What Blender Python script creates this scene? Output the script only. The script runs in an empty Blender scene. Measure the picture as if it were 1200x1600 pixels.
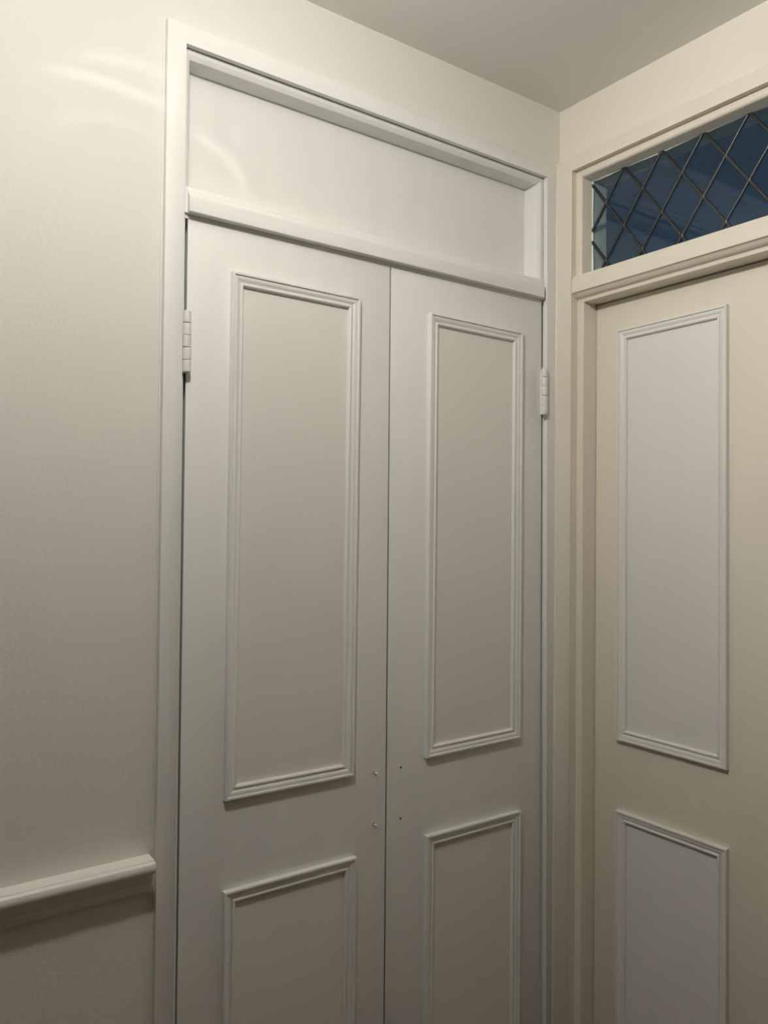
import bpy, bmesh, math, random
from mathutils import Vector, Matrix

random.seed(7)
SC = bpy.context.scene
COL = SC.collection

# ------------------------------------------------------------------ camera
F_PX = 1261.76
yaw, pit, rol = math.radians(35.537), math.radians(0.9135), math.radians(0.5055)
fwd = Vector((math.sin(yaw) * math.cos(pit), math.cos(yaw) * math.cos(pit), math.sin(pit)))
rt = Vector((math.cos(yaw), -math.sin(yaw), 0))
up = rt.cross(fwd)
rt2 = math.cos(rol) * rt + math.sin(rol) * up
up2 = -math.sin(rol) * rt + math.cos(rol) * up
cam_d = bpy.data.cameras.new('camera')
cam = bpy.data.objects.new('camera', cam_d)
COL.objects.link(cam)
m = Matrix((rt2, up2, -fwd)).transposed().to_4x4()
m.translation = Vector((0.0, -1.24253, 1.488))
cam.matrix_world = m
cam_d.sensor_fit = 'VERTICAL'
cam_d.sensor_height = 24.0
cam_d.lens = 24.0 * F_PX / 1600.0
cam_d.clip_start = 0.02
SC.camera = cam

# ------------------------------------------------------------------ view, world
SC.view_settings.view_transform = 'Standard'
SC.view_settings.look = 'None'
SC.view_settings.gamma = 1.0
SC.view_settings.exposure = 0.0
SC.view_settings.use_curve_mapping = False
LAMP_POS = (0.25, -0.60, 2.29)
LAMP_POWER = 60.0
LAMP_COL = (1.0, 0.965, 0.89)
w = bpy.data.worlds.new('dusk_sky')
SC.world = w
w.use_nodes = True
nt = w.node_tree
bg = nt.nodes['Background']
tc = nt.nodes.new('ShaderNodeTexCoord')
sep = nt.nodes.new('ShaderNodeSeparateXYZ')
ramp = nt.nodes.new('ShaderNodeValToRGB')
nt.links.new(tc.outputs['Generated'], sep.inputs[0])
nt.links.new(sep.outputs['Z'], ramp.inputs[0])
nt.links.new(ramp.outputs[0], bg.inputs[0])
ramp.color_ramp.elements[0].color = (0.10, 0.26, 0.50, 1)
ramp.color_ramp.elements[1].color = (0.02, 0.17, 0.56, 1)
bg.inputs[1].default_value = 2.4

# ------------------------------------------------------------------ materials
def paint(name, col, rough=0.45, bump=0.08, scale=60.0, stretch=(1, 1, 1), var=0.03, spec=0.5, bump_dist=0.001):
    mt = bpy.data.materials.new(name)
    mt.use_nodes = True
    n = mt.node_tree
    b = n.nodes['Principled BSDF']
    b.inputs['Roughness'].default_value = rough
    b.inputs['Specular IOR Level'].default_value = spec
    t = n.nodes.new('ShaderNodeTexCoord')
    mp = n.nodes.new('ShaderNodeMapping')
    mp.inputs['Scale'].default_value = stretch
    nz = n.nodes.new('ShaderNodeTexNoise')
    nz.inputs['Scale'].default_value = scale
    nz.inputs['Detail'].default_value = 6
    n.links.new(t.outputs['Object'], mp.inputs[0])
    n.links.new(mp.outputs[0], nz.inputs['Vector'])
    bp = n.nodes.new('ShaderNodeBump')
    bp.inputs['Strength'].default_value = bump
    bp.inputs['Distance'].default_value = bump_dist
    n.links.new(nz.outputs['Fac'], bp.inputs['Height'])
    n.links.new(bp.outputs[0], b.inputs['Normal'])
    # broad, faint unevenness of the paint
    n2 = n.nodes.new('ShaderNodeTexNoise')
    n2.inputs['Scale'].default_value = 3.5
    n2.inputs['Detail'].default_value = 3
    n.links.new(mp.outputs[0], n2.inputs['Vector'])
    r = n.nodes.new('ShaderNodeValToRGB')
    lo = tuple(c * (1 - var) for c in col) + (1,)
    hi = tuple(min(1, c * (1 + var)) for c in col) + (1,)
    r.color_ramp.elements[0].position = 0.3
    r.color_ramp.elements[1].position = 0.7
    r.color_ramp.elements[0].color = lo
    r.color_ramp.elements[1].color = hi
    n.links.new(n2.outputs['Fac'], r.inputs[0])
    n.links.new(r.outputs[0], b.inputs['Base Color'])
    return mt

M = {}
M['wall'] = paint('cream_wall_paint', (0.79, 0.77, 0.715), 0.62, 0.35, 190, var=0.012, spec=0.3, bump_dist=0.0012)
M['wall_b'] = paint('cream_wall_paint_right', (0.80, 0.755, 0.675), 0.62, 0.3, 190, var=0.012, spec=0.3)
M['ceil'] = paint('matt_ceiling_paint', (0.82, 0.81, 0.77), 0.9, 0.2, 160, var=0.012, spec=0.15)
M['wood'] = paint('cool_white_eggshell', (0.82, 0.812, 0.785), 0.42, 0.25, 26, (6, 6, 0.7), 0.018)
M['woodh'] = paint('cool_white_eggshell_rail', (0.82, 0.812, 0.785), 0.42, 0.25, 26, (0.7, 6, 6), 0.018)
M['field'] = paint('warm_white_matt_panel', (0.80, 0.785, 0.735), 0.55, 0.2, 150, var=0.012, spec=0.3)
M['cream'] = paint('cream_gloss_woodwork', (0.78, 0.725, 0.63), 0.42, 0.2, 26, (6, 6, 0.7), 0.015)
M['white'] = paint('fresh_white_woodwork', (0.80, 0.785, 0.755), 0.4, 0.2, 40, (4, 4, 0.8), 0.015)
M['dado'] = paint('bright_white_rail', (0.90, 0.88, 0.83), 0.35, 0.2, 40, (0.8, 4, 4), 0.015)
M['caulk'] = paint('glossy_white_filler', (0.86, 0.86, 0.80), 0.15, 0.5, 90, var=0.01)
M['floor'] = paint('dark_wood_floor', (0.10, 0.055, 0.02), 0.5, 0.4, 12, (1, 9, 1), 0.25)
M['beige'] = paint('tan_wall_paint', (0.42, 0.34, 0.21), 0.8, 0.2, 150)
M['dark'] = paint('unlit_closet_lining', (0.10, 0.085, 0.07), 0.9, 0.1, 30)  # dark base colour stands in for the shade inside the closet
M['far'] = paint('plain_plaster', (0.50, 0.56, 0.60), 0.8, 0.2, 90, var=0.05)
M['hole'] = paint('screw_hole_shade', (0.012, 0.010, 0.008), 0.9, 0.1, 300)
M['screw'] = paint('painted_screw', (0.93, 0.92, 0.89), 0.3, 0.2, 300)
M['lead'] = paint('dull_lead', (0.075, 0.078, 0.08), 0.36, 0.5, 260, var=0.15, bump_dist=0.0006)
M['lead'].node_tree.nodes['Principled BSDF'].inputs['Metallic'].default_value = 0.75
M['brass'] = paint('white_plastic', (0.8, 0.8, 0.78), 0.4, 0.05, 100)

g = bpy.data.materials.new('window_glass')
g.use_nodes = True
n = g.node_tree
n.nodes.clear()
out = n.nodes.new('ShaderNodeOutputMaterial')
mix = n.nodes.new('ShaderNodeMixShader')
tr = n.nodes.new('ShaderNodeBsdfTransparent')
tr.inputs[0].default_value = (0.86, 0.93, 0.94, 1)
gl = n.nodes.new('ShaderNodeBsdfGlossy')
gl.inputs['Roughness'].default_value = 0.03
fr = n.nodes.new('ShaderNodeFresnel')
fr.inputs['IOR'].default_value = 1.34
gn = n.nodes.new('ShaderNodeTexNoise')
gn.inputs['Scale'].default_value = 14
gb = n.nodes.new('ShaderNodeBump')
gb.inputs['Strength'].default_value = 0.05
gb.inputs['Distance'].default_value = 0.001
n.links.new(gn.outputs['Fac'], gb.inputs['Height'])
n.links.new(gb.outputs[0], gl.inputs['Normal'])
n.links.new(fr.outputs[0], mix.inputs[0])
n.links.new(tr.outputs[0], mix.inputs[1])
n.links.new(gl.outputs[0], mix.inputs[2])
n.links.new(mix.outputs[0], out.inputs[0])
M['glass'] = g

e = bpy.data.materials.new('lit_frosted_bulb')
e.use_nodes = True
b = e.node_tree.nodes['Principled BSDF']
b.inputs['Emission Color'].default_value = LAMP_COL + (1,)
b.inputs['Emission Strength'].default_value = 3.0
b.inputs['Base Color'].default_value = (0.9, 0.9, 0.9, 1)
M['bulb'] = e

# ------------------------------------------------------------------ helpers
def link(name, bm, mat, parent=None, angle=32, **props):
    me = bpy.data.meshes.new(name)
    bmesh.ops.recalc_face_normals(bm, faces=bm.faces)
    bm.to_mesh(me)
    bm.free()
    for p in me.polygons:
        p.use_smooth = True
    me.set_sharp_from_angle(angle=math.radians(angle))
    me.materials.append(mat)
    o = bpy.data.objects.new(name, me)
    COL.objects.link(o)
    if parent:
        o.parent = parent
        o.matrix_parent_inverse = parent.matrix_world.inverted()
    for k, v in props.items():
        o[k] = v
    return o

def empty(name, loc, **props):
    o = bpy.data.objects.new(name, None)
    o.location = loc
    o.empty_display_size = 0.05
    COL.objects.link(o)
    bpy.context.view_layer.update()
    for k, v in props.items():
        o[k] = v
    return o

def box(bm, x0, x1, y0, y1, z0, z1, bev=0.0):
    r = bmesh.ops.create_cube(bm, size=1.0)
    for v in r['verts']:
        v.co = Vector((x0 + (v.co.x + .5) * (x1 - x0), y0 + (v.co.y + .5) * (y1 - y0), z0 + (v.co.z + .5) * (z1 - z0)))
    if bev:
        ed = list({e for v in r['verts'] for e in v.link_edges})
        bmesh.ops.bevel(bm, geom=ed, offset=bev, segments=2, affect='EDGES', profile=0.6)

def mapA(a, z, h):       # left wall plane: a = x, h = height towards the room
    return Vector((a, -h, z))

CX = 1.360
def mapB(b, z, h):       # right wall plane: b = distance from the corner, h towards the room
    return Vector((CX - h, -b, z))

def prism(bm, pts, h0, h1, mp, bev=0.0):
    """extrude an in-plane polygon from height h0 to h1"""
    lo = [bm.verts.new(mp(p[0], p[1], h0)) for p in pts]
    hi = [bm.verts.new(mp(p[0], p[1], h1)) for p in pts]
    fs = [bm.faces.new(lo[::-1]), bm.faces.new(hi)]
    k = len(pts)
    for i in range(k):
        fs.append(bm.faces.new((lo[i], lo[(i + 1) % k], hi[(i + 1) % k], hi[i])))
    if bev:
        ed = [e for e in fs[1].edges]
        bmesh.ops.bevel(bm, geom=ed, offset=bev, segments=2, affect='EDGES', profile=0.5)

def extrude(bm, prof, ptfn, t0, t1, steps=1, wob=0.0):
    """prof: closed list of 2-D points; ptfn(u, v, t) -> Vector"""
    rings = []
    for s in range(steps + 1):
        t = t0 + (t1 - t0) * s / steps
        rings.append([bm.verts.new(ptfn(u, v, t) + (Vector([random.uniform(-wob, wob) for _ in range(3)]) if wob else Vector())) for u, v in prof])
    k = len(prof)
    for a, c in zip(rings, rings[1:]):
        for i in range(k):
            bm.faces.new((a[i], a[(i + 1) % k], c[(i + 1) % k], c[i]))
    bm.faces.new(rings[0][::-1])
    bm.faces.new(rings[-1])

def ring(bm, corners, prof, mp):
    """mitred frame swept round 4 corners; prof (inward offset, height)"""
    k = len(corners)
    cs = [Vector(c) for c in corners]
    cen = sum(cs, Vector((0, 0))) / k
    rings = []
    for i in range(k):
        p, c, q = cs[i - 1], cs[i], cs[(i + 1) % k]
        d1, d2 = (c - p).normalized(), (q - c).normalized()
        n1, n2 = Vector((-d1.y, d1.x)), Vector((-d2.y, d2.x))
        if n1.dot(cen - c) < 0: n1 = -n1
        if n2.dot(cen - c) < 0: n2 = -n2
        mv = (n1 + n2) / (1 + n1.dot(n2))
        rings.append([bm.verts.new(mp(*(c + mv * o), h)) for o, h in prof])
    for i in range(k):
        a, c = rings[i], rings[(i + 1) % k]
        for j in range(len(prof) - 1):
            bm.faces.new((a[j], a[j + 1], c[j + 1], c[j]))

def cyl(bm, p, axis, r, L, seg=20, r2=None):
    z = Vector(axis).normalized()
    rot = z.to_track_quat('Z', 'Y').to_matrix().to_4x4()
    mt = Matrix.Translation(Vector(p) + z * L / 2) @ rot
    return bmesh.ops.create_cone(bm, cap_ends=True, segments=seg, radius1=r, radius2=r if r2 is None else r2, depth=L, matrix=mt)

# panel moulding section: offset from the outer edge inward, height (metres)
MM = [(0, 0), (0.0, 7.6), (0.3, 8.5), (1.0, 9.0), (4.0, 9.0), (4.7, 8.5), (4.9, 6.8), (5.6, 6.9), (7.5, 7.2), (9.5, 6.9),
      (11.5, 6.1), (13.5, 5.0), (15.2, 4.1), (16.6, 3.8), (16.9, 5.2), (17.5, 5.9), (18.6, 6.1), (20.0, 5.9), (21.2, 5.1), (22.0, 4.0), (22.3, 2.6), (22.4, 0)]
MM = [(a / 1000, 1.15 * h / 1000) for a, h in MM]

# ------------------------------------------------------------------ room shell
WY = -0.004          # face of the left wall
ZC = 2.417
YB, XL = -2.35, -1.7
def S(name, bm, mat, label, cat, **k):
    return link(name, bm, mat, kind='structure', label=label, category=cat, **k)

bm = bmesh.new()
box(bm, XL, 0.466, WY, 0.10, 0, ZC)
box(bm, 0.466, 1.326, WY, 0.10, 2.262, ZC)
box(bm, 1.326, CX, WY, 0.10, 0, ZC)
S('wall_left', bm, M['wall'], 'cream painted wall holding the pair of cupboard doors, lit from upper left', 'wall')
bm = bmesh.new()
box(bm, CX, CX + .078, WY - .052, 0.10, 0, ZC)
box(bm, CX, CX + .078, -0.851, WY - .052, 2.268, ZC)
box(bm, CX, CX + .078, YB, -0.851, 0, ZC)
S('wall_right', bm, M['wall_b'], 'cream painted wall around the room door and its leaded fanlight', 'wall')
bm = bmesh.new(); box(bm, XL - .1, CX + .1, YB - .1, YB, 0, ZC)
S('wall_back', bm, M['beige'], 'plain tan wall behind the camera', 'wall')
bm = bmesh.new(); box(bm, XL - .1, XL, YB, .1, 0, ZC)
S('wall_end', bm, M['beige'], 'plain tan wall at the far left end of the hall', 'wall')
bm = bmesh.new(); box(bm, XL - .1, CX + .1, YB - .1, .1, ZC, ZC + .09)
S('ceiling', bm, M['ceil'], 'matt off-white ceiling above both walls', 'ceiling')
bm = bmesh.new(); box(bm, XL - .1, 4.6, -2.6, .75, -.1, 0)
S('floor', bm, M['floor'], 'dark brown wooden floor of the hall', 'floor')

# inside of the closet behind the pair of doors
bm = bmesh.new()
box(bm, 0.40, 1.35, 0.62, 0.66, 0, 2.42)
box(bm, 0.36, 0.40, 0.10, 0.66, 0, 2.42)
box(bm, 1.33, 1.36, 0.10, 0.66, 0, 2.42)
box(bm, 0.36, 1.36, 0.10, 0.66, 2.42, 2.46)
S('wall_closet', bm, M['dark'], 'closet lining with shade put into its colour, seen only through the gaps of its doors', 'wall')

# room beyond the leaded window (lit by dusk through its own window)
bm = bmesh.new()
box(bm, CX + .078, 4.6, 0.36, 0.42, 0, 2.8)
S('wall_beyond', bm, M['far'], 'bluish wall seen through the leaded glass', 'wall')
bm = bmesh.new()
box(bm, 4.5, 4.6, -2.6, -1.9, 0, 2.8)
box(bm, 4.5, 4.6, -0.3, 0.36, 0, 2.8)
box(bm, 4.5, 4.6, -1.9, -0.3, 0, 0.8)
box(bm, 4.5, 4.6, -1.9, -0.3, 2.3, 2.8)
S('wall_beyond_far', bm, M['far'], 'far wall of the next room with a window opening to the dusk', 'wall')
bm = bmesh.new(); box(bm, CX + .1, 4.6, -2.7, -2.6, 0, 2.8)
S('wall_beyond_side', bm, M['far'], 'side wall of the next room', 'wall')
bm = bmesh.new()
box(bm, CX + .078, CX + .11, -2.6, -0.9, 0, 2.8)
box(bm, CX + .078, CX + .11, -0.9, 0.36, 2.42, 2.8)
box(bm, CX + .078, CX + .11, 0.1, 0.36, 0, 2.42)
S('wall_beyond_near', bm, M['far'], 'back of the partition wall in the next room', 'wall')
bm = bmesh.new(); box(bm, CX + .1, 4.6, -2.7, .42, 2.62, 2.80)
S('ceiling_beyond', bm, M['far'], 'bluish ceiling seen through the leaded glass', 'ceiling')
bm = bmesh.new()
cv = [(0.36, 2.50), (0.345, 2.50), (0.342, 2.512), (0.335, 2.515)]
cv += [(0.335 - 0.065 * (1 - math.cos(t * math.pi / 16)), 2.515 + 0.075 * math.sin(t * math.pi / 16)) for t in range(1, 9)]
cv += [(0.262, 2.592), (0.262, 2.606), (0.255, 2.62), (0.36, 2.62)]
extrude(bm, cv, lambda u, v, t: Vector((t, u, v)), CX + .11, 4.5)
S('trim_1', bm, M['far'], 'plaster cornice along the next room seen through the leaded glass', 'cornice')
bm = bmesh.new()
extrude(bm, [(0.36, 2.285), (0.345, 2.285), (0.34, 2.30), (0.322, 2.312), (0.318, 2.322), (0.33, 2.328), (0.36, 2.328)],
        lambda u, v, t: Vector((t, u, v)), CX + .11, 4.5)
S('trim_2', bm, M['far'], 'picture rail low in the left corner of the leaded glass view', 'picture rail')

# ------------------------------------------------------------------ left wall woodwork
def axr(z, o=0.0):   # slightly out of plumb right-hand jamb
    return 1.3105 + (2.256 - z) * 0.005 + o

ZH = 2.256
bm = bmesh.new()
prism(bm, [(0.4490, 0), (0.4500, 2.286), (1.3405, 2.286), (1.3405, 0), (axr(0), 0), (axr(ZH), ZH), (0.480, ZH), (0.480, 0)],
      0.0035, 0.015, mapA, 0.0012)
S('trim_3', bm, M['wood'], 'narrow white architrave framing the cupboard doors and blank panel above them', 'architrave')

fr_ = empty('trim_4', (0.895, 0, 0), kind='structure', category='door frame',
            label='white painted cupboard frame with cross rail and blank panel above the doors')
bm = bmesh.new()
extrude(bm, [(0.466, -0.003), (0.4870, -0.003), (0.4870, 0.10), (0.466, 0.10)], lambda u, v, t: Vector((u, v, t)), 0, 1.99)
link('jamb', bm, M['wood'], fr_)
bm = bmesh.new()
box(bm, 1.3185, 1.326, 0.0, 0.10, 0, 1.99)
link('jamb', bm, M['wood'], fr_)
# bead ring round the blank transom panel
xi, xo = 0.480, 1.3115
bead = [(-0.012, 0.09), (-0.012, -0.06), (0, 0.0)]
bm = bmesh.new()
prof = [(-0.010, -0.06), (-0.010, 0.001), (0.0075, 0.001), (0.0085, 0.0004), (0.0140, -0.0046), (0.0145, -0.0058), (0.0145, -0.060)]
ring(bm, [(xi, 1.990), (xo, 1.990), (xo, ZH), (xi, ZH)], prof, mapA)
link('bead', bm, M['wood'], fr_, angle=24)
bm = bmesh.new()
box(bm, 0.47, 1.325, 0.0415, 0.06, 1.985, 2.262)
link('transom_panel', bm, M['wood'], fr_)
bm = bmesh.new()
rail = [(-0.0155, 1.9872), (-0.0160, 1.9880), (-0.0160, 2.0105), (-0.0155, 2.0125), (-0.0130, 2.0165), (-0.0100, 2.0180), (-0.0085, 2.0190), (-0.0080, 2.0240),
        (-0.0060, 2.0275), (-0.0020, 2.0310), (0.004, 2.0330), (0.0416, 2.0345), (0.0416, 1.9872)]
extrude(bm, rail, lambda u, v, t: Vector((t, u, v)), 0.4893, 1.3015)
link('cross_rail', bm, M['woodh'], fr_, angle=20)
bm = bmesh.new()
box(bm, 1.3015, 1.312, -0.006, 0.0416, 1.9875, 2.03)
box(bm, 0.4795, 0.4893, -0.006, 0.0416, 1.9875, 2.03)
link('rail_end', bm, M['wood'], fr_)

def leaf_A(name, label, x0f, x1f, zt, panels, fields):
    """one cupboard leaf with its mouldings"""
    root = empty(name, ((x0f(1) + x1f(1)) / 2, 0.017, 0.0), label=label, category='cupboard door', group='pair of cupboard doors')
    b_ = bmesh.new()
    z0 = 0.012
    # full-size face, with the back rebated so the joints read as deep dark lines
    prism(b_, [(x0f(z0), z0), (x1f(z0), z0), (x1f(zt), zt), (x0f(zt), zt)], -0.0035, 0.0, mapA, 0.0009)
    prism(b_, [(x0f(z0) + .006, z0), (x1f(z0) - .006, z0), (x1f(zt) - .006, zt - .006), (x0f(zt) + .006, zt - .006)], -0.034, -0.0034, mapA)
    link('door_panel', b_, M['wood'], root)
    for cs in panels:
        b_ = bmesh.new()
        ring(b_, cs, [(o, h - 0.0002) for o, h in MM], mapA)
        link('panel_moulding', b_, M['wood'], root, angle=28)
    for (u0, u1, v0, v1) in fields:
        b_ = bmesh.new()
        prism(b_, [(u0, v0), (u1, v0), (u1, v1), (u0, v1)], -0.001, 0.0004, mapA)
        link('panel_field', b_, M['field'], root, label='slightly warmer matt paint inside the moulding')
    return root

L1 = leaf_A('cupboard_door', 'left leaf of the white panelled cupboard, painted hinge on its left edge', lambda z: 0.4912 + 0.0011 * z, lambda z: 0.8970, 1.9815,
            [[(0.5660, 1.0315), (0.8195, 1.0300), (0.8245, 1.9065), (0.5685, 1.9080)],
             [(0.5660, 0.150), (0.8240, 0.150), (0.8270, 0.8812), (0.5665, 0.8824)]],
            [(0.585, 0.806, 1.048, 1.889), (0.585, 0.806, 0.168, 0.865)])
L2 = leaf_A('cupboard_door', 'right leaf of the white panelled cupboard, next to the corner with two empty screw holes', lambda z: 0.9014 - 0.0004 * z, lambda z: axr(z, -0.0019), 1.9825,
            [[(0.9880, 1.0340), (1.2440, 1.0370), (1.2440, 1.9040), (0.9902, 1.9068)],
             [(0.9885, 0.150), (1.2460, 0.150), (1.2470, 0.8824), (0.9900, 0.8832)]],
            [(1.007, 1.226, 1.053, 1.887), (1.007, 1.226, 0.168, 0.865)])

def hinge(root, x, y, z0, z1, r, px):
    hroot = None
    b_ = bmesh.new()
    # leaf plate, buried in paint, wraps into the gap
    box(b_, px - 0.0012, px + 0.0012, -0.0040, 0.004, z0 + .002, z1 - .002)
    hroot = link('hinge', b_, M['wood'], root)
    nk = 5
    Lk = (z1 - z0) / nk
    for k in range(nk):
        b_ = bmesh.new()
        zz = z0 + k * Lk
        rr = r * (1 + 0.05 * (k % 2) - .02)
        seg = 24
        prof = [(0.86, 0.0), (0.99, 0.0008), (1.0, 0.002), (0.99, Lk * 0.5), (1.0, Lk - 0.0022), (0.97, Lk - 0.0008), (0.84, Lk - 0.0001)]
        rings = []
        ph = random.uniform(0, 6.28)
        for (q, dz) in prof:
            rings.append([b_.verts.new((x + rr * q * math.cos(a) * (1 + .02 * math.sin(2 * a + ph)), y + rr * q * math.sin(a),
                          zz + dz + 0.0006 * math.sin(a + ph))) for a in [2 * math.pi * i / seg for i in range(seg)]])
        for a_, c_ in zip(rings, rings[1:]):
            for i in range(seg):
                b_.faces.new((a_[i], a_[(i + 1) % seg], c_[(i + 1) % seg], c_[i]))
        b_.faces.new(rings[0][::-1]); b_.faces.new(rings[-1])
        link('knuckle', b_, M['white'], hroot, angle=50)

hinge(L1, 0.4895, -0.0095, 1.7290, 1.8275, 0.0070, 0.4895)
hinge(L2, 1.2990, -0.0195, 1.7310, 1.8320, 0.0066, 1.3085)

def screw_hole(root, x, z, screw):
    b_ = bmesh.new()
    cyl(b_, (x, 0.0015, z), (0, -1, 0), 0.0028, 0.0019, 20)  # near-black disc on the door face paints the shade inside the hole
    h = link('screw_hole', b_, M['hole'], root)
    b_ = bmesh.new()
    seg, tube = 24, 8
    for i in range(seg):
        pass
    vs = [[b_.verts.new((x + (0.0026 + 0.0006 * math.cos(t)) * math.cos(a), -0.0001 - 0.0005 * math.sin(t), z + (0.0026 + 0.0006 * math.cos(t)) * math.sin(a)))
           for t in [2 * math.pi * j / tube for j in range(tube)]] for a in [2 * math.pi * i / seg for i in range(seg)]]
    for i in range(seg):
        for j in range(tube):
            b_.faces.new((vs[i][j], vs[(i + 1) % seg][j], vs[(i + 1) % seg][(j + 1) % tube], vs[i][(j + 1) % tube]))
    link('paint_rim', b_, M['wood'], h)
    if screw:
        b_ = bmesh.new()
        cyl(b_, (x + .0006, 0.0, z - .0008), (0.05, -1, -0.03), 0.0015, 0.0085, 14)
        cyl(b_, (x + .0010, -0.0084, z - .0011), (0.05, -1, -0.03), 0.0015, 0.0020, 14, 0.0004)
        link('screw_tip', b_, M['screw'], root, label='pointed screw tip poking out of the door')

screw_hole(L1, 0.8710, 1.0254, True)
screw_hole(L1, 0.8700, 0.9297, True)
screw_hole(L2, 0.9319, 1.0244, False)
screw_hole(L2, 0.9322, 0.9269, False)

# dado rail on the left wall
bm = bmesh.new()
dado = [(-.003, .9735), (-.0330, .9725), (-.0345, .9700), (-.0350, .9712), (-.0375, .9712), (-.0405, .9690), (-.0420, .9650), (-.0420, .9605), (-.0400, .9560), (-.0360, .9530),
        (-.0300, .9515), (-.0285, .9500), (-.0275, .9440), (-.0250, .9390), (-.0205, .9350), (-.0190, .9345), (-.0190, .9300), (-.0160, .9295), (-.0155, .9225), (-.0140, .9195), (-.003, .9190)]
extrude(bm, dado, lambda u, v, t: Vector((t, u * 0.90, v)), XL, 0.4405)
S('trim_5', bm, M['dado'], 'white moulded dado rail on the cream wall, ending at the cupboard architrave', 'dado rail', angle=30)

# ------------------------------------------------------------------ right wall woodwork
BR = 0.853      # inner edge of the far architrave leg
bm = bmesh.new()
prism(bm, [(0.0035, 0), (0.0035, 2.291), (BR + .052, 2.291), (BR + .052, 0), (BR, 0), (BR, 2.262), (0.0575, 2.262), (0.0585, 0)], -0.004, 0.020, mapB, 0.0014)
S('trim_6', bm, M['cream'], 'cream architrave framing the room door and the leaded fanlight', 'architrave')

f2 = empty('trim_7', (CX + .04, -0.455, 0), kind='structure', category='door frame',
           label='cream door frame with a moulded cross rail under the leaded fanlight')
def jambB(b0, b1, z0, z1, h, r, hb, name='jamb'):
    b_ = bmesh.new()
    s = 1 if b1 > b0 else -1
    pr = [(b0, hb), (b0, h), (b1 - s * r, h)]
    pr += [(b1 - s * r + s * r * math.sin(t * math.pi / 8), h - r + r * math.cos(t * math.pi / 8)) for t in range(1, 5)]
    pr += [(b1, hb)]
    extrude(b_, pr, lambda u, v, t: mapB(u, t, v), z0, z1)
    return link(name, b_, M['cream'], f2, angle=40)
jambB(0.050, 0.0745, 0, 1.9815, -0.0004, 0.002, -0.10)
jambB(0.861, 0.8385, 0, 1.9815, -0.0004, 0.002, -0.10)
jambB(0.050, 0.0722, 2.02, 2.27, 0.0045, 0.005, -0.077, 'fanlight_jamb')
jambB(0.861, 0.8408, 2.02, 2.27, 0.0045, 0.005, -0.077, 'fanlight_jamb')
bm = bmesh.new()
hd = [(0.0049, 2.268), (0.0049, 2.2510), (0.0042, 2.2490), (0.0025, 2.2472), (0.0005, 2.2462), (-0.002, 2.2460), (-0.077, 2.2465), (-0.077, 2.270)]
extrude(bm, hd, lambda u, v, t: mapB(t, v, u), 0.055, 0.858)
link('fanlight_head', bm, M['cream'], f2, angle=40)
bm = bmesh.new()
rl = [(0.0195, 1.9930), (0.0200, 1.9938), (0.0200, 2.0215), (0.0192, 2.0225), (0.0165, 2.0240), (0.0150, 2.0275), (0.0125, 2.0308), (0.0105, 2.0312), (-0.077, 2.0320), (-0.077, 1.9745),
      (-0.001, 1.9742), (0.0, 1.9750), (0.0, 1.9800), (0.0010, 1.9825), (0.0040, 1.9830), (0.0065, 1.9838), (0.0100, 1.9860), (0.0125, 1.9890), (0.0150, 1.9918)]
extrude(bm, rl, lambda u, v, t: mapB(t, v, u), 0.0578, 0.8535)
link('cross_rail', bm, M['cream'], f2, angle=30)

# the room door
D3 = empty('door_1', (CX + .06, -0.455, 0), kind='structure', category='door',
           label='cream room door with whiter moulded panels, set back under the leaded fanlight')
XD = -0.042
bm = bmesh.new()
prism(bm, [(0.0760, 0.008), (0.8370, 0.008), (0.8370, 1.9722), (0.0760, 1.9722)], XD - 0.036, XD, mapB, 0.0012)
link('door_leaf', bm, M['cream'], D3)
for mir in (False, True):
    f = (lambda b: 0.913 - b) if mir else (lambda b: b)
    for cs in ([(0.1385, 1.0400), (0.3905, 1.0390), (0.3890, 1.9070), (0.1372, 1.9060)],
               [(0.1390, 0.200), (0.3905, 0.200), (0.3910, 0.8932), (0.1388, 0.8930)]):
        bm = bmesh.new()
        ring(bm, [(f(c[0]), c[1]) for c in cs], [(o, h + XD - .0002) for o, h in MM], mapB)
        link('panel_moulding', bm, M['white'], D3, angle=28, label='white moulding on the cream door')
        bm = bmesh.new()
        zs = (cs[0][1] + .018, cs[2][1] - .018)
        a0, a1 = sorted((f(0.156), f(0.372)))
        prism(bm, [(a0, zs[0]), (a1, zs[0]), (a1, zs[1]), (a0, zs[1])], XD - .001, XD + 0.0005, mapB)
        link('panel_field', bm, M['white'], D3, label='white painted field inside the moulding')

# ------------------------------------------------------------------ leaded fanlight
W1 = empty('window_1', (CX + .03, -0.455, 2.03), kind='structure', category='window',
           label='leaded diamond fanlight above the room door, showing dark blue beyond')
GX = -0.032
b0, b1, z0, z1 = 0.0700, 0.8430, 2.030, 2.2475
bm = bmesh.new()
prism(bm, [(b0, z0), (b1, z0), (b1, z1), (b0, z1)], GX - .0018, GX + .0012, mapB)
link('glass_pane', bm, M['glass'], W1)
def clip(bc, zc, sl):
    """lead line z = zc + sl*(b-bc) clipped to the light"""
    pts = []
    for b_ in (b0, b1):
        z = zc + sl * (b_ - bc)
        if z0 - 1e-6 <= z <= z1 + 1e-6: pts.append((b_, z))
    for z in (z0, z1):
        b_ = bc + (z - zc) / sl
        if b0 < b_ < b1: pts.append((b_, z))
    return pts[:2] if len(pts) >= 2 else None
SB, SZ = 0.0465, 0.0628
sec = [(-.0029, -.0004), (-.0027, .0010), (-.0018, .0020), (0, .0024), (.0018, .0020), (.0027, .0010), (.0029, -.0004)]
cross = []
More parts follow.
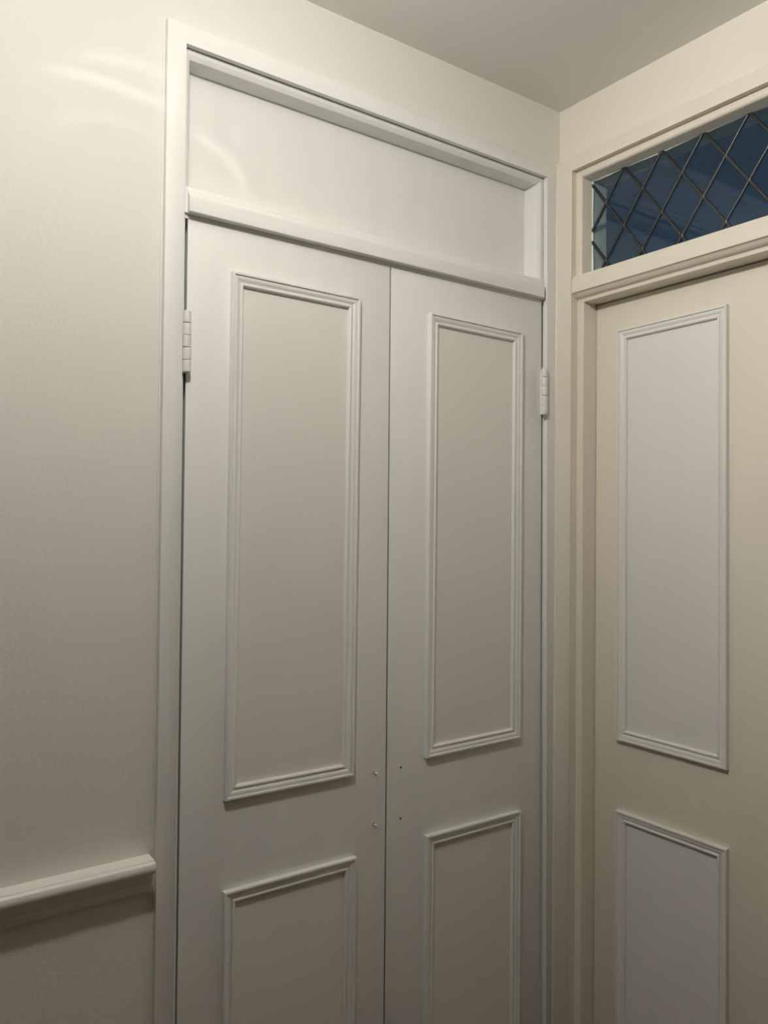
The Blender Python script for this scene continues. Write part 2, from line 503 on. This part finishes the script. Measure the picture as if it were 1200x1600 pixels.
for sgn in (1, -1):
    for k in range(-8, 30):
        bc = 0.0625 + SB * 2 * k
        seg = clip(bc, 2.1240, sgn * SZ / SB)
        if not seg: continue
        p, q = Vector(seg[0]), Vector(seg[1])
        if (q - p).length < 0.01: continue
        d = (q - p).normalized(); nn = Vector((-d.y, d.x))
        bm = bmesh.new()
        N = max(2, int((q - p).length / 0.02))
        rings = []
        for i in range(N + 1):
            c = p + (q - p) * i / N + nn * random.uniform(-.0003, .0003)
            rings.append([bm.verts.new(mapB(c.x + nn.x * u, c.y + nn.y * u, GX + .0012 + v)) for u, v in sec] +
                         [bm.verts.new(mapB(c.x + nn.x * u, c.y + nn.y * u, GX - .0018 - v)) for u, v in reversed(sec)])
        K = len(rings[0])
        for a_, c_ in zip(rings, rings[1:]):
            for i in range(K):
                bm.faces.new((a_[i], a_[(i + 1) % K], c_[(i + 1) % K], c_[i]))
        bm.faces.new(rings[0][::-1]); bm.faces.new(rings[-1])
        link('lead_came', bm, M['lead'], W1, angle=60)
for k in range(-1, 20):
    for r in (-1, 0, 1):
        bb = 0.0625 + SB * k
        if (k + r) % 2: continue
        zz = 2.1240 + SZ * r
        if not (b0 + .003 < bb < b1 - .003): continue
        bm = bmesh.new()
        bmesh.ops.create_uvsphere(bm, u_segments=14, v_segments=8, radius=1.0,
                                  matrix=Matrix.Translation(mapB(bb, zz, GX + .002)) @ Matrix.Diagonal((.0022, .0046, .0050, 1)))
        link('solder_joint', bm, M['lead'], W1)
# ragged edge of white paint on the glass
def ragged(p, q, wmin, wmax, inward):
    b_ = bmesh.new()
    p, q = Vector(p), Vector(q)
    N = int((q - p).length / 0.006)
    prev = None
    w_ = (wmin + wmax) / 2
    for i in range(N + 1):
        c = p + (q - p) * i / N
        w_ = min(wmax, max(wmin, w_ + random.uniform(-.0006, .0006)))
        c2 = c + Vector(inward) * w_
        vs = [b_.verts.new(mapB(c.x, c.y, GX + .0011)), b_.verts.new(mapB(c2.x, c2.y, GX + .0013)), b_.verts.new(mapB(c.x, c.y, GX + .0034))]
        if prev:
            for i0, i1 in ((0, 1), (1, 2), (2, 0)):
                b_.faces.new((prev[i0], prev[i1], vs[i1], vs[i0]))
        prev = vs
    link('paint_edge', b_, M['caulk'], W1, label='ragged white paint where the frame meets the glass')
ragged((0.0712, 2.031), (0.0712, 2.2465), 0.0022, 0.0048, (1, 0))
ragged((0.0712, 2.2475), (0.8410, 2.2475), 0.0012, 0.0042, (0, -1))

# line of filler in the corner between the two architraves
bm = bmesh.new()
ringN = 8
prev = None
zz = 0.05
while zz < 2.285:
    rr = 0.0013 + random.uniform(-.0003, .0003) + (0.0010 if random.random() < .12 and zz > 1.7 else 0)
    cur = [bm.verts.new((1.3398 + rr * math.cos(a) + random.uniform(-.0001, .0001), -0.0153 + rr * math.sin(a), zz)) for a in [2 * math.pi * i / ringN for i in range(ringN)]]
    if prev:
        for i in range(ringN):
            bm.faces.new((prev[i], prev[(i + 1) % ringN], cur[(i + 1) % ringN], cur[i]))
    prev = cur
    zz += 0.0045 if zz > 1.6 else 0.012
S('trim_8', bm, M['caulk'], 'glossy bead of filler where the cupboard and door architraves meet', 'filler', angle=60)

bm = bmesh.new()
prev = None
zz = 0.98
while zz < 2.284:
    rr = 0.0014 + random.uniform(-.0002, .0002)
    cur = [bm.verts.new((0.4476 + rr * math.cos(a), -0.0042 + rr * math.sin(a), zz)) for a in [2 * math.pi * i / ringN for i in range(ringN)]]
    if prev:
        for i in range(ringN):
            bm.faces.new((prev[i], prev[(i + 1) % ringN], cur[(i + 1) % ringN], cur[i]))
    prev = cur
    zz += 0.02
S('trim_9', bm, M['white'], 'thin bead of filler between the cream wall and the left side of the architrave', 'filler', angle=60)

# ------------------------------------------------------------------ the hall lamp (above the frame)
lamp = empty('ceiling_light', (LAMP_POS[0], LAMP_POS[1], ZC), label='ceiling light with bare frosted bulb above the camera', category='ceiling light')
bm = bmesh.new()
cyl(bm, (LAMP_POS[0], LAMP_POS[1], ZC), (0, 0, -1), 0.05, 0.022, 40, 0.045)
link('ceiling_rose', bm, M['brass'], lamp)
bm = bmesh.new()
cyl(bm, (LAMP_POS[0], LAMP_POS[1], ZC - .02), (0, 0, -1), 0.02, 0.045, 30, 0.023)
link('lamp_holder', bm, M['brass'], lamp)
bm = bmesh.new()
bmesh.ops.create_icosphere(bm, subdivisions=3, radius=0.024, matrix=Matrix.Translation((LAMP_POS[0], LAMP_POS[1], 2.338)))
link('bulb', bm, M['bulb'], lamp)
# the bulb's light: weaker towards the near wall, stronger to the right by an added pattern, with no shade there
ld = bpy.data.lights.new('bulb_light', 'POINT')
ld.energy = LAMP_POWER
ld.color = LAMP_COL
ld.shadow_soft_size = 0.038
ld.use_nodes = True
n = ld.node_tree
em = n.nodes['Emission']
tcn = n.nodes.new('ShaderNodeTexCoord')
sp = n.nodes.new('ShaderNodeSeparateXYZ')
n.links.new(tcn.outputs['Normal'], sp.inputs[0])
def mth(op, a, b_):
    q = n.nodes.new('ShaderNodeMath'); q.operation = op
    for i_, v in enumerate((a, b_)):
        if isinstance(v, (int, float)): q.inputs[i_].default_value = v
        else: n.links.new(v, q.inputs[i_])
    return q.outputs[0]
X, Y, Z = sp.outputs
sq = lambda v: mth('POWER', mth('MAXIMUM', v, 0.0), 2.0)
acc = mth('MULTIPLY', sq(X), 0.545)
acc = mth('ADD', acc, mth('MULTIPLY', sq(Y), 0.172))
acc = mth('ADD', acc, mth('MULTIPLY', sq(mth('MULTIPLY', Z, -1.0)), 0.286))
acc = mth('ADD', acc, mth('MULTIPLY', sq(Z), 0.25))
acc = mth('ADD', acc, 0.004)
n.links.new(acc, em.inputs['Strength'])
lo = bpy.data.objects.new('bulb_light', ld)
lo.location = LAMP_POS
COL.objects.link(lo)

# added unseen light: its emission pattern draws faint curved glints on the nearby wall
gd = bpy.data.lights.new('added_arc_glint', 'POINT')
gd.energy = LAMP_POWER
gd.color = (1.0, 0.97, 0.92)
gd.shadow_soft_size = 0.002
gd.use_nodes = True
n = gd.node_tree
em = n.nodes['Emission']
tcn = n.nodes.new('ShaderNodeTexCoord')
sp = n.nodes.new('ShaderNodeSeparateXYZ')
n.links.new(tcn.outputs['Normal'], sp.inputs[0])
X, Y, Z = sp.outputs
Ys = mth('MAXIMUM', Y, 0.05)
U, V = mth('DIVIDE', X, Ys), mth('DIVIDE', Z, Ys)
def arc(cu, cv, r, wd, amp, u0, uw):
    du, dv = mth('SUBTRACT', U, cu), mth('SUBTRACT', V, cv)
    dist = mth('SQRT', mth('ADD', mth('MULTIPLY', du, du), mth('MULTIPLY', dv, dv)), 0)
    t = mth('DIVIDE', mth('SUBTRACT', dist, r), wd)
    k = mth('DIVIDE', mth('SUBTRACT', U, u0), uw)
    ex = mth('ADD', mth('MULTIPLY', t, t), mth('MULTIPLY', mth('MULTIPLY', k, k), mth('MULTIPLY', k, k)))
    up_ = mth('GREATER_THAN', V, cv)
    return mth('MULTIPLY', mth('MULTIPLY', mth('POWER', 2.718, mth('MULTIPLY', ex, -1.0)), amp), up_)
tot = arc(0.20, -1.20, 0.956, 0.016, 0.038, 0.21, 0.17)
tot = mth('ADD', tot, arc(0.43, -0.46, 0.208, 0.014, 0.060, 0.54, 0.085))
tot = mth('ADD', tot, arc(0.327, -0.684, 0.523, 0.016, 0.028, 0.24, 0.13))
tot = mth('ADD', tot, arc(0.246, -0.665, 0.324, 0.013, 0.020, 0.19, 0.14))
n.links.new(tot, em.inputs['Strength'])
go = bpy.data.objects.new('added_arc_glint', gd)
go.location = (0.25, -0.55, 2.29)
COL.objects.link(go)
